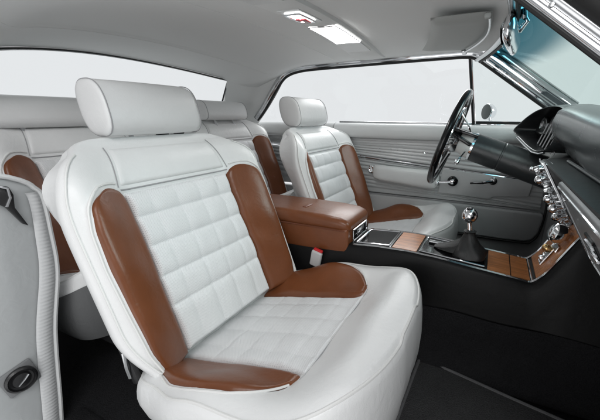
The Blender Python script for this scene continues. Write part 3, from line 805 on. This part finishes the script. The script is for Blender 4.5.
MB().box(VA[0]+V(-.004, -.004, .002), (.016, .018, .012), .004).build('visor_clip', M['visor'], sv)
MB().box(VA[-1]+V(0, .012, .004), (.018, .050, .012), .004).build('visor_bracket', M['satin'], sv)
# far window surround: layered chrome and rubber
ws = thing('side_window_surround', 'chrome and black trim round the driver side window opening up to the windscreen pillar', 'window trim', (.1, .65, 1.0))
rp = catmull([(-.672, .668, .80), (-.600, .660, .872), (-.52, .652, .963), (-.468, .648, 1.018), (-.425, .645, 1.044), (-.36, .643, 1.060), (-.25, .642, 1.068), (.10, .642, 1.076), (.40, .642, 1.081), (.50, .643, 1.081), (.545, .644, 1.073), (.60, .648, 1.038), (.70, .655, .968), (.80, .662, .898), (.90, .67, .83)], 6)
def offs(path, dn, dy):
    out = []; m = len(path)
    for i, p in enumerate(path):
        t = (path[min(i+1, m-1)]-path[max(i-1, 0)]).normalized(); nrm_ = V(t.z, 0, -t.x).normalized()
        # nrm_ points away from the opening's inside (down/in); keep it pointing outward
        out.append(p-nrm_*dn+V(0, dy, 0))
    return out
for name, dn, dy, r, m_, sx_, sy_ in (('chrome_moulding', .010, -.006, .0055, 'chrome', 1, 1), ('chrome_moulding', .0205, -.010, .0065, 'chrome', 1, 1), ('rubber_seal', .002, -.001, .007, 'rubber', 1, 1), ('inner_moulding', .030, -.010, .0045, 'satin', 1, 1), ('outer_seal', .034, -.002, .005, 'rubber', 1, 1)):
    MB().tube(offs(rp, dn, dy), r, 8, up=(0, 1, 0)).build(name, M[m_], ws)
# windscreen pillar trim (far), broad dark band between door trim and glass
pa = [p for p in rp if p.x > .52]
bm_ = MB().grid([[p+V(0, -.008, .030) for p in pa], [p+V(.026, -.016, .046) for p in pa], [p+V(.050, -.006, .056) for p in pa]]); bm_.build('pillar_cover', M['chrome'], ws)
MB().tube([p+V(.030, -.018, .047) for p in pa], .0055, 8).build('pillar_moulding', M['chrome'], ws)
MB().tube([p+V(.056, -.004, .058) for p in pa], .005, 8).build('windscreen_moulding', M['satin'], ws)
# windscreen
def wsP(a, c):
    # a: 0 near .. 1 far, c: 0 top .. 1 bottom
    y = lerp(-.50, .675, a); w = 1-(2*a-1)**2; far_ = sm(0, 1, a)
    xt = lerp(.60, .595, a)+.085*w; zt = lerp(1.055, 1.082, a)+.012*w
    xb = lerp(.96, 1.02, a)+.24*w; zb = .785
    q = V(lerp(xt, xb, c), y, lerp(zt, zb, c)); q += V(.25, 0, .3).normalized()*(.02*sin(pi*c)); return q
rows = [[wsP(j/30, i/24) for j in range(31)] for i in range(25)]
uvs = [[(j/30, i/24) for j in range(31)] for i in range(25)]
wsn = MB().grid(rows, uvs).build('windscreen', M['shield']); tag(wsn, 'pale green tinted windscreen with a deep blue shade band along its top', 'windscreen')
# near windscreen pillar
npil = thing('windscreen_pillar', 'chrome edged windscreen pillar at the upper right corner of the view', 'pillar', (.75, -.5, .93))
np_ = [V(.585, -.497, 1.046), V(.64, -.499, 1.003), V(.70, -.50, .957), V(.78, -.50, .895), V(.86, -.50, .833), V(.93, -.50, .78)]
npc = catmull(np_, 6)
def off2(pth, dn, dy):
    return [p+V(.61, 0, .79)*dn+V(0, dy, 0) for p in pth]
MB().tube(npc, .004, 8).build('inner_bead', M['rubber'], npil)
MB().tube(off2(npc, .009, 0), .0085, 12, up=(0, 1, 0)).build('chrome_cover', M['chrome'], npil)
MB().tube(off2(npc, .020, -.002), .008, 12, up=(0, 1, 0)).build('satin_cover', M['satin'], npil)
MB().tube(off2(npc, .042, -.006), .020, 12, up=(0, 1, 0)).build('black_seal', M['rubber'], npil)
for k in (12, 22): MB().lathe([(.0035, 0), (.003, .002), (0, .0025)], npc[k]+V(.61, 0, .79)*.012+V(0, -.008, 0), (0, -1, .2), 10).build('screw', M['satin'], npil)
# rear window
def rwP(a, c):
    y = lerp(-.52, .52, a); yt = clamp(y, -.5, .5)
    q0_ = V(-.93+.74*yt*yt-.004, y*.985, 1.088-.25*yt*yt-.004); q1 = V(-1.30+1.42*yt*yt, y*1.135, .78)
    return q0_.lerp(q1, c)
rw = MB().grid([[rwP(j/24, i/12) for j in range(25)] for i in range(13)]).build('rear_window', M['glass']); tag(rw, 'wide rear window behind the back seats with thin dark rubber edge', 'rear window')
MB().tube([rwP(0, 1-i/12) for i in range(12)]+[rwP(j/24, 0) for j in range(25)]+[rwP(1, i/12) for i in range(1, 13)], .0045, 8).build('rubber_edge', M['rubber'], rw)
MB().tube([rwP(0, 1-i/12)+V(.006, 0, .001) for i in range(12)]+[rwP(j/24, 0)+V(.006, 0, -.004) for j in range(25)]+[rwP(1, i/12)+V(.008, -.002, 0) for i in range(1, 13)], .002, 6).build('chrome_bead', M['satin'], rw)
ps = MB().box((-1.08, 0, .775), (.66, 1.34, .03), .008).build('rear_shelf', M['rail']); tag(ps, 'grey parcel shelf under the rear window', 'shelf')
rb = MB().box((-1.2, 0, .45), (.06, 1.3, .62), .01).build('rear_bulkhead', M['carpet']); tag(rb, 'dark panel behind the rear seats', 'bulkhead')

# rear view mirror
rm = thing('rear_view_mirror', 'chrome oval rear view mirror hanging from the windscreen header', 'mirror', (.665, .04, 1.05))
lp = []
mcn = V(.672, .045, 1.040)
for k, (yy, sc) in enumerate([(-.115, .15), (-.113, .55), (-.105, .82), (-.09, .95), (-.05, 1.0), (0, 1.02), (.05, 1.0), (.09, .95), (.105, .82), (.113, .55), (.115, .15)]):
    lp.append([mcn+V(.017*sc*cos(2*pi*i/24)+.10*yy, yy, .036*sc*sin(2*pi*i/24)) for i in range(24)])
MB().loft(lp).build('mirror_shell', M['chrome'], rm, angle=70)
MB().prism([(y*.104*1.0, z*.029) for y, z in [(cos(a)*abs(cos(a))**-.3 if abs(cos(a)) > 1e-6 else 0, sin(a)*abs(sin(a))**-.3 if abs(sin(a)) > 1e-6 else 0) for a in [2*pi*i/28 for i in range(28)]]], 'x', -.0195, -.0165)
mg = MB().poly([mcn+V(-.0185+.10*.1*cos(2*pi*i/28), .1*cos(2*pi*i/28), .028*sin(2*pi*i/28)) for i in range(28)]); mg.build('mirror_glass', M['mirror'], rm)
MB().tube([mcn+V(.015, 0, .01), mcn+V(.03, -.01, .03), mcn+V(.012, -.01, .055)], .007, 10).lathe([(.016, -.006), (.018, .0), (.012, .006)], mcn+V(.012, -.01, .055), (0, 0, 1), 16).tube([mcn+V(.02, -.05, .03), mcn+V(.015, -.06, .05)], .009, 10).build('mounting_arm', M['chrome'], rm)

# ================================================================== STEERING
wn = V(.954, 0, -.30); wc = V(.50, .40, .748); wu = V(.30, 0, .954); wy = V(0, 1, 0)
sw = thing('steering_wheel', 'black rimmed steering wheel with chrome spokes', 'steering wheel', tuple(wc))
def WP(a, r, d=0): return wc+wu*(r*cos(a))+wy*(r*sin(a))+wn*d
MB().tube([WP(2*pi*i/72, .183) for i in range(72)], .0135, 14, closed=True).build('rim', M['gloss'], sw)
MB().tube([WP(2*pi*i/72, .172, .004) for i in range(72)], .004, 8, closed=True).build('rim_band', M['chrome'], sw)
for a in (radians(90), radians(-90), radians(180)):
    m_ = MB()
    for da in (-.10, .10): m_.tube([WP(a+da*.9, .172, 0), WP(a+da*1.2, .12, .010), WP(a+da*2, .055, .022)], .0055, 8)
    m_.tube([WP(a, .165, .001), WP(a, .05, .022)], .010, 8, up=wn, sx=.25)
    m_.build('spoke', M['chrome'], sw)
MB().tube([WP(2*pi*i/48, .128, .010) for i in range(48)], .0035, 8, closed=True).build('horn_ring', M['chrome'], sw)
hub = MB().lathe([(.0, -.012), (.03, -.010), (.046, 0), (.050, .014), (.046, .030), (.040, .040)], wc, wn, 28).build('hub', M['satin'], sw)
sc_ = thing('steering_column', 'charcoal steering column with pale collar and chrome ring behind the wheel', 'steering column', (.7, .4, .69))
MB().lathe([(.030, .025), (.036, .03), (.050, .085), (.052, .09)], wc, wn, 28).build('pale_collar', M['white_plastic'], sc_)
MB().lathe([(.052, .088), (.056, .09), (.056, .098), (.052, .100)], wc, wn, 28).build('chrome_ring', M['chrome'], sc_)
MB().lathe([(.050, .096), (.055, .100), (.055, .20), (.0535, .202), (.0535, .206), (.055, .208), (.057, .30), (.060, .55)], wc, wn, 32).build('column_tube', M['column'], sc_, angle=30)
c0 = wc+wn*.075
MB().tube([c0+V(0, -.04, -.015), c0+V(-.012, -.09, -.035), c0+V(-.02, -.13, -.05)], [.004, .0035, .0035], 8).lathe([(.003, 0), (.008, .004), (.009, .022), (.006, .03), (0, .031)], c0+V(-.018, -.118, -.046), (-.15, -.8, -.3), 12).build('indicator_stalk', M['chrome'], sc_)
MB().tube([c0+V(.01, -.03, .04), c0+V(.0, -.06, .075), c0+V(-.03, -.06, .12)], .0035, 8).build('column_lever', M['chrome'], sc_)
MB().box(wc+wn*.065+V(0, -.02, .046), (.10, .05, .014), .004, 2, Matrix.Rotation(radians(17.5), 3, 'Y')).box(wc+wn*.05+V(0, -.045, .018), (.09, .014, .016), .004, 2, Matrix.Rotation(radians(30), 3, 'Y')).build('switch_pod', M['gloss'], sc_)
MB().tube([wc+wn*.01+V(0, -.042, .052), wc+wn*.112+V(0, -.042, .052)], .003, 6).build('pod_trim', M['chrome'], sc_)

# ================================================================== DASHBOARD
da = thing('dashboard', 'charcoal padded dashboard with hooded instruments, chrome switches and grey glovebox door', 'dashboard', (.9, 0, .7))
# padded top: nose retreats towards the instrument hood
padp = [(1.22, .78), (1.16, .815), (1.05, .832), (.95, .838), (.89, .840), (.862, .835), (.845, .824), (.836, .806), (.834, .785), (.836, .765), (.843, .742), (.849, .728), (.856, .722), (.868, .722), (.885, .735), (.95, .75), (1.2, .75)]
loops = []
for i in range(49):
    y = -.70+.925*i/48
    k = clamp((y+.20)/.40); zt = .030*sm(-.30, .25, y)
    lp = []
    for x, z in padp:
        w_ = clamp((1.0-x)/.16)
        xx = x-.012*k*w_+.040*k*w_*(1-sm(.735, .800, z))
        lp.append((xx, y, z+zt*sm(.77, .83, z)))
    loops.append(lp)
MB().loft(loops).build('dash_pad', M['dash'], da, angle=50)
MB().tube([(.8515, y, .7235) for y in [-.70+.72*i/20 for i in range(21)]], .004, 8).build('pad_lip', M['dash'], da)
# instrument hood
loop2 = [(.588, .785), (.572, .806), (.535, .838), (.480, .862), (.40, .874), (.32, .872), (.255, .856), (.218, .822), (.205, .785), (.214, .757), (.240, .735), (.280, .722), (.34, .718), (.42, .731), (.50, .752), (.565, .768)]
lp3 = catmull([(0, y, z) for y, z in loop2], 4, True)
cen = V(0, .40, .775)
def hoodx(y, z): return .738+.27*(.58-y)+.45*max(z-.78, 0)
def HL(sc, dx, zoff=0):
    out = []; sc = sc*.955
    for p in lp3:
        q = cen+(p-cen)*sc; out.append(V(hoodx(p.y, p.z)+dx, q.y, q.z+zoff))
    return out
MB().loft([HL(.90, .075), HL(.93, .03), HL(.958, .006), HL(.974, -.001)], cap=(False, False)).build('hood_lining', M['black'], da, angle=60)
MB().loft([HL(.972, .0), HL(.980, -.003), HL(1.0, -.004), HL(1.025, .003), HL(1.045, .014), HL(1.06, .04), HL(1.065, .09), HL(1.05, .16, -.008), HL(1.0, .30, -.03)], cap=(False, True)).build('instrument_hood', M['dash'], da, angle=60)
cl = MB().loft([HL(.93, .045), HL(.90, .075), HL(.05, .080)], cap=(False, True)); clo = cl.build('instrument_panel', M['dial'], da)
fx = V(-1, -.22, .05)
for y, z, r in ((.50, .80, .034), (.41, .795, .044), (.315, .785, .040)):
    c = V(hoodx(y, z)+.066, y, z)
    go = MB().lathe([(r, 0), (r*.99, .006), (r*.95, .007), (r*.93, .003)], c, fx, 28).build('gauge', M['satin'], clo)
    MB().lathe([(r*.93, .002), (0, .003)], c, fx, 28).build('dial', M['dial'], go)
    MB().tube([c+V(-.006, 0, 0), c+V(-.006, r*.4, r*.5)], .0012, 5).build('needle', M['pipe'], go)
fn = MB()
for k in range(7):
    y = .43-.024*k; z0 = .742-.003*k; fn.tube([V(hoodx(y, .72)+.034, y, z0-.014), V(hoodx(y, .80)+.050, y-.004, z0+.070)], .0026, 6)
fn.build('louvre_bars', M['louvre'], clo)
ts_ = MB()
ts_.tube([V(hoodx(y, .7)-.002, y, z-.004) for y, z in ((.262, .724), (.30, .716), (.36, .716), (.44, .733), (.53, .757))], .004, 8)
ts_.build('lower_hood_trim', M['satin'], da)
# driver side lower dash
MB().prism([(.846, .690), (.88, .60), (.95, .56), (1.2, .56), (1.2, .73), (.90, .712)], 'y', .14, .715, .010, 3).build('lower_dash', M['black'], da)
# passenger side lower dash
face = [(.802, .712), (.862, .612), (.905, .535), (.935, .505), (1.15, .48), (1.15, .735), (.86, .72)]
MB().prism(face, 'y', -.70, .145, .008, 3).build('lower_dash', M['cons'], da)
fd = (V(.905, 0, .535)-V(.802, 0, .712)).normalized(); fnm = V(-fd.z, 0, fd.x)
if fnm.x > 0: fnm = -fnm
def FP(a, y, h=0): return V(.802, 0, .712)+fd*a+V(0, y, 0)+fnm*h
# glovebox door: rounded plate on the sloping face
def rrect(a0, a1, y0, y1, r, n=6):
    out = []
    for ca, cy_, s0 in ((a1-r, y1-r, 0), (a0+r, y1-r, 90), (a0+r, y0+r, 180), (a1-r, y0+r, 270)):
        for i in range(n+1):
            a = radians(s0+90*i/n); out.append((ca+r*cos(a), cy_+r*sin(a)))
    return out
def glp(h, ins): return [FP(a, y, h) for a, y in rrect(.006+ins, .205-ins, -.68+ins, -.20-ins, .026)]
gd = MB().loft([glp(-.004, 0), glp(.004, 0), glp(.008, .003), glp(.009, .012), glp(.007, .016)]).build('glovebox_door', M['glove'], da, angle=50)
MB().tube(glp(.0095, .007), .0025, 8, closed=True).build('door_bead', M['chrome'], gd)
sb = MB()
for k in range(3): sb.tube([FP(.088+.012*k, -.362, .013), FP(.088+.012*k, -.41, .013)], .003, 6)
MB().loft([[FP(a, y, h) for a, y in rrect(.075+q, .125-q, -.42+q, -.352-q, .008)] for h, q in ((.004, 0), (.010, 0), (.0115, .002))]).build('latch_plate', M['gloss'], gd)
sb.build('latch_bars', M['chrome'], gd)
MB().lathe([(.004, 0), (.003, .003), (0, .004)], FP(.014, -.34, .015), fnm, 10).build('screw', M['satin'], gd)
# centre stack: chrome switches, sliders and knobs standing off the face
cs = MB()
sp = MB().prism([(.796, .708), (.900, .531), (.91, .54), (.82, .715)], 'y', .018, .135, .002); spo = sp.build('switch_bezel', M['satin'], da)
for k in range(8):
    a = .012+.0245*k; h0 = .004
    for j, y in enumerate((.030, .068, .108)):
        kk = (k*3+j) % 5; m_ = MB(); p = FP(a+.004*sin(k*2.1+j), y, h0)
        hh = .016+.016*((k*7+j*3) % 4)/3
        if kk in (0, 3):
            m_.lathe([(.007, 0), (.007, hh*.5), (.0115, hh*.6), (.012, hh*.95), (.008, hh*1.12), (0, hh*1.2)], p, fnm+V(0, -.05, .2), 16)
        elif kk == 1:
            m_.box(p+fnm*(hh*.5), (.020, .026, .011), .003, 2, Matrix.Rotation(radians(-30), 3, 'Y'))
        elif kk == 2:
            m_.tube([p, p+fnm*hh+V(0, 0, .004)], [.005, .0035], 10).lathe([(0, -.007), (.006, -.005), (.008, 0), (.006, .005), (0, .007)], p+fnm*(hh+.004)+V(0, 0, .004), (0, 0, 1), 12)
        else:
            m_.tube([p+V(0, -.014, 0)+fnm*.006, p+V(0, .014, 0)+fnm*.006], .0045, 8).tube([p+V(0, -.014, .006)+fnm*.008, p+V(0, .014, .006)+fnm*.008], .0025, 8)
        m_.build('switch', M['chrome'] if kk != 1 else M['satin'], spo)
for y in (.016, .136): MB().tube([FP(-.004, y, .002), FP(.21, y, .002)], .003, 6).build('bezel_edge', M['chrome'], spo)

# ================================================================== NEAR DOOR JAMB (passenger side, left edge of view)
jb = thing('door_jamb', 'pale grey door jamb with a fluted edge strip at the left edge, passenger side', 'door jamb', (-.27, -.74, FLOOR))
jx = -.25
prof_in = [(.06, -.755), (.137, -.742), (.328, -.712), (.474, -.676), (.575, -.668), (.655, -.666), (.678, -.676), (.700, -.695), (.712, -.722), (.722, -.78), (.73, -.95), (.735, -1.10)]
prof_in = [(p.x, p.y) for p in catmull([(z, y, 0) for z, y in prof_in], 6)]
body = [(jx, -1.10, .02)]+[(jx, y, z) for z, y in prof_in]
bodyo = [(y, z) for x, y, z in [(jx, -1.10, .06)]+[(jx, y, z) for z, y in prof_in]]
MB().prism(bodyo, 'x', jx-.05, jx-.003, .004, 3).build('jamb_panel', M['jamb'], jb, angle=35)
# fluted strip
fl_ = []
for i in range(241):
    z = .07+.60*i/240; y = interp(prof_in, z)-.004; w_ = lerp(.034, .022, sm(.4, .68, z)); r_ = .0022*abs(sin(pi*i/3.4))
    fl_.append([(jx+.001, y, z), (jx+.006+r_*.5, y-.004, z), (jx+.007+r_, y-w_*.5, z), (jx+.006+r_*.5, y-w_+.004, z), (jx+.001, y-w_, z)])
MB().grid(fl_).build('fluted_strip', M['jamb2'], jb, angle=60)
ed = [(jx+.002, interp(prof_in, z)-.001, z) for z in [.07+.62*i/60 for i in range(61)]]
MB().tube(catmull(ed+[(jx+.002, -.715, .708), (jx+.002, -.76, .719), (jx+.002, -.9, .728)], 2), .0055, 8).build('edge_bead', M['rail'], jb)
pk = V(jx+.001, -.797, .254)
mp_ = MB().box(pk, (.008, .064, .064), .003, 2, Matrix.Rotation(radians(12), 3, 'X')).build('socket_plate', M['glove'], jb)
MB().lathe([(.029, .003), (.029, .012), (.025, .015), (.022, .010), (.018, .009), (.016, .014), (.008, .016), (0, .016)], pk, (1, -.1, .05), 28).build('round_latch', M['black'], mp_)
MB().tube([pk+V(.017, -.010, -.008), pk+V(.019, .002, .002), pk+V(.017, .011, .009)], .003, 8).build('latch_bar', M['satin'], mp_)
hk = MB()
hp = V(jx+.006, -.728, .685)
hk.prism([(-.748, .700), (-.722, .690), (-.718, .672), (-.722, .645), (-.708, .600), (-.716, .606), (-.735, .648), (-.748, .66)], 'x', jx+.002, jx+.014, .002)
ho = hk.build('belt_hook', M['black'], jb)
MB().tube([(jx+.016, -.745, .698), (jx+.018, -.727, .688), (jx+.016, -.726, .668), (jx+.014, -.735, .65)], .003, 8).build('hook_wire', M['chrome'], ho)
# rear quarter body behind the jamb (out of frame) and the roof edge above the open doorway
qb = MB().prism([(-1.35, -1.10), (-.305, -1.10), (-.305, -.76), (-.60, -.72), (-1.35, -.72)], 'z', .02, .66, .012, 3).build('quarter_body', M['jamb'], jb)
MB().tube([roofP(-YR, i/30)+V(0, -.004, .006) for i in range(31)], .014, 10).build('roof_edge', M['satin'], hl)
# sill (below the frame of the photograph)
si = MB().prism([(-.25, -.79), (1.15, -.79), (1.15, -.70), (-.25, -.70)], 'z', .02, .082, .01).build('door_sill', M['carpet']); tag(si, 'black door sill along the passenger side floor edge', 'sill')

# ================================================================== CAMERA
cam = bpy.data.cameras.new('Camera'); co = bpy.data.objects.new('Camera', cam); COL.objects.link(co)
cam.sensor_width = 36; cam.sensor_fit = 'HORIZONTAL'; cam.lens = 36*326.3945/600
cam.shift_x = -36.0906/600; cam.shift_y = 7.8702/600; cam.clip_start = .02; cam.clip_end = 200
ya, pt_, ro = radians(25.25984), radians(-17.47406), radians(.33403)
fwd = V(-sin(ya)*cos(pt_), cos(ya)*cos(pt_), sin(pt_)); rt = V(cos(ya), sin(ya), 0); up_ = rt.cross(fwd)
rt2, up2 = rt*cos(ro)+up_*sin(ro), up_*cos(ro)-rt*sin(ro)
mw = Matrix((rt2, up2, -fwd)).transposed().to_4x4(); mw.translation = V(.66672, -1.03472, .83663); co.matrix_world = mw
S.camera = co

# ================================================================== LIGHT
w = bpy.data.worlds.new('World'); S.world = w; w.use_nodes = True
bg = w.node_tree.nodes['Background']; bg.inputs['Color'].default_value = (.965, .98, 1.0, 1); bg.inputs['Strength'].default_value = .84
# a white studio sweep behind the car; camera side of the world dimmed to deepen contrast
_t = w.node_tree; _tc = N(_t.nodes, 'ShaderNodeTexCoord'); _sp = N(_t.nodes, 'ShaderNodeSeparateXYZ'); _t.links.new(_tc.outputs['Generated'], _sp.inputs[0])
_m1 = N(_t.nodes, 'ShaderNodeMapRange', interpolation_type='SMOOTHSTEP'); _m1.inputs['From Min'].default_value = -.55; _m1.inputs['From Max'].default_value = .02
_m1.inputs['To Min'].default_value = .42; _m1.inputs['To Max'].default_value = 1.0; _t.links.new(_sp.outputs['Y'], _m1.inputs['Value'])
_mx = N(_t.nodes, 'ShaderNodeMix', data_type='RGBA'); _mx.inputs['A'].default_value = (0, 0, 0, 1); _mx.inputs['B'].default_value = (.965, .98, 1.0, 1)
_t.links.new(_m1.outputs['Result'], _mx.inputs['Factor']); _t.links.new(_mx.outputs['Result'], bg.inputs['Color'])
def area(name, loc, target, size, power, col=(1, 1, 1), sy=None):
    l = bpy.data.lights.new(name, 'AREA'); l.energy = power; l.size = size; l.color = col
    if sy: l.shape = 'RECTANGLE'; l.size_y = sy
    o = bpy.data.objects.new(name, l); COL.objects.link(o); o.location = loc
    o.rotation_euler = (Vector(target)-Vector(loc)).to_track_quat('-Z', 'Y').to_euler(); return o
area('unseen_soft_light', (1.3, -2.2, 2.2), (.15, -.2, .4), 1.3, 33)
area('unseen_soft_light', (2.9, .5, 2.0), (.2, 0, .5), 1.5, 75)  # added lamp shining in through the windscreen
area('unseen_soft_light', (.2, -2.6, .15), (0, .1, 1.1), 1.6, 14)  # added low fill, aimed up to brighten the headliner
area('unseen_soft_light', (-.2, 2.6, 2.3), (0, -.2, .5), 1.6, 50)  # added fill from beyond the driver side, above the view

S.render.engine = 'CYCLES'
S.cycles.max_bounces = 8; S.cycles.transparent_max_bounces = 12
S.view_settings.view_transform = 'Standard'; S.view_settings.look = 'None'; S.view_settings.exposure = 0; S.view_settings.gamma = 1
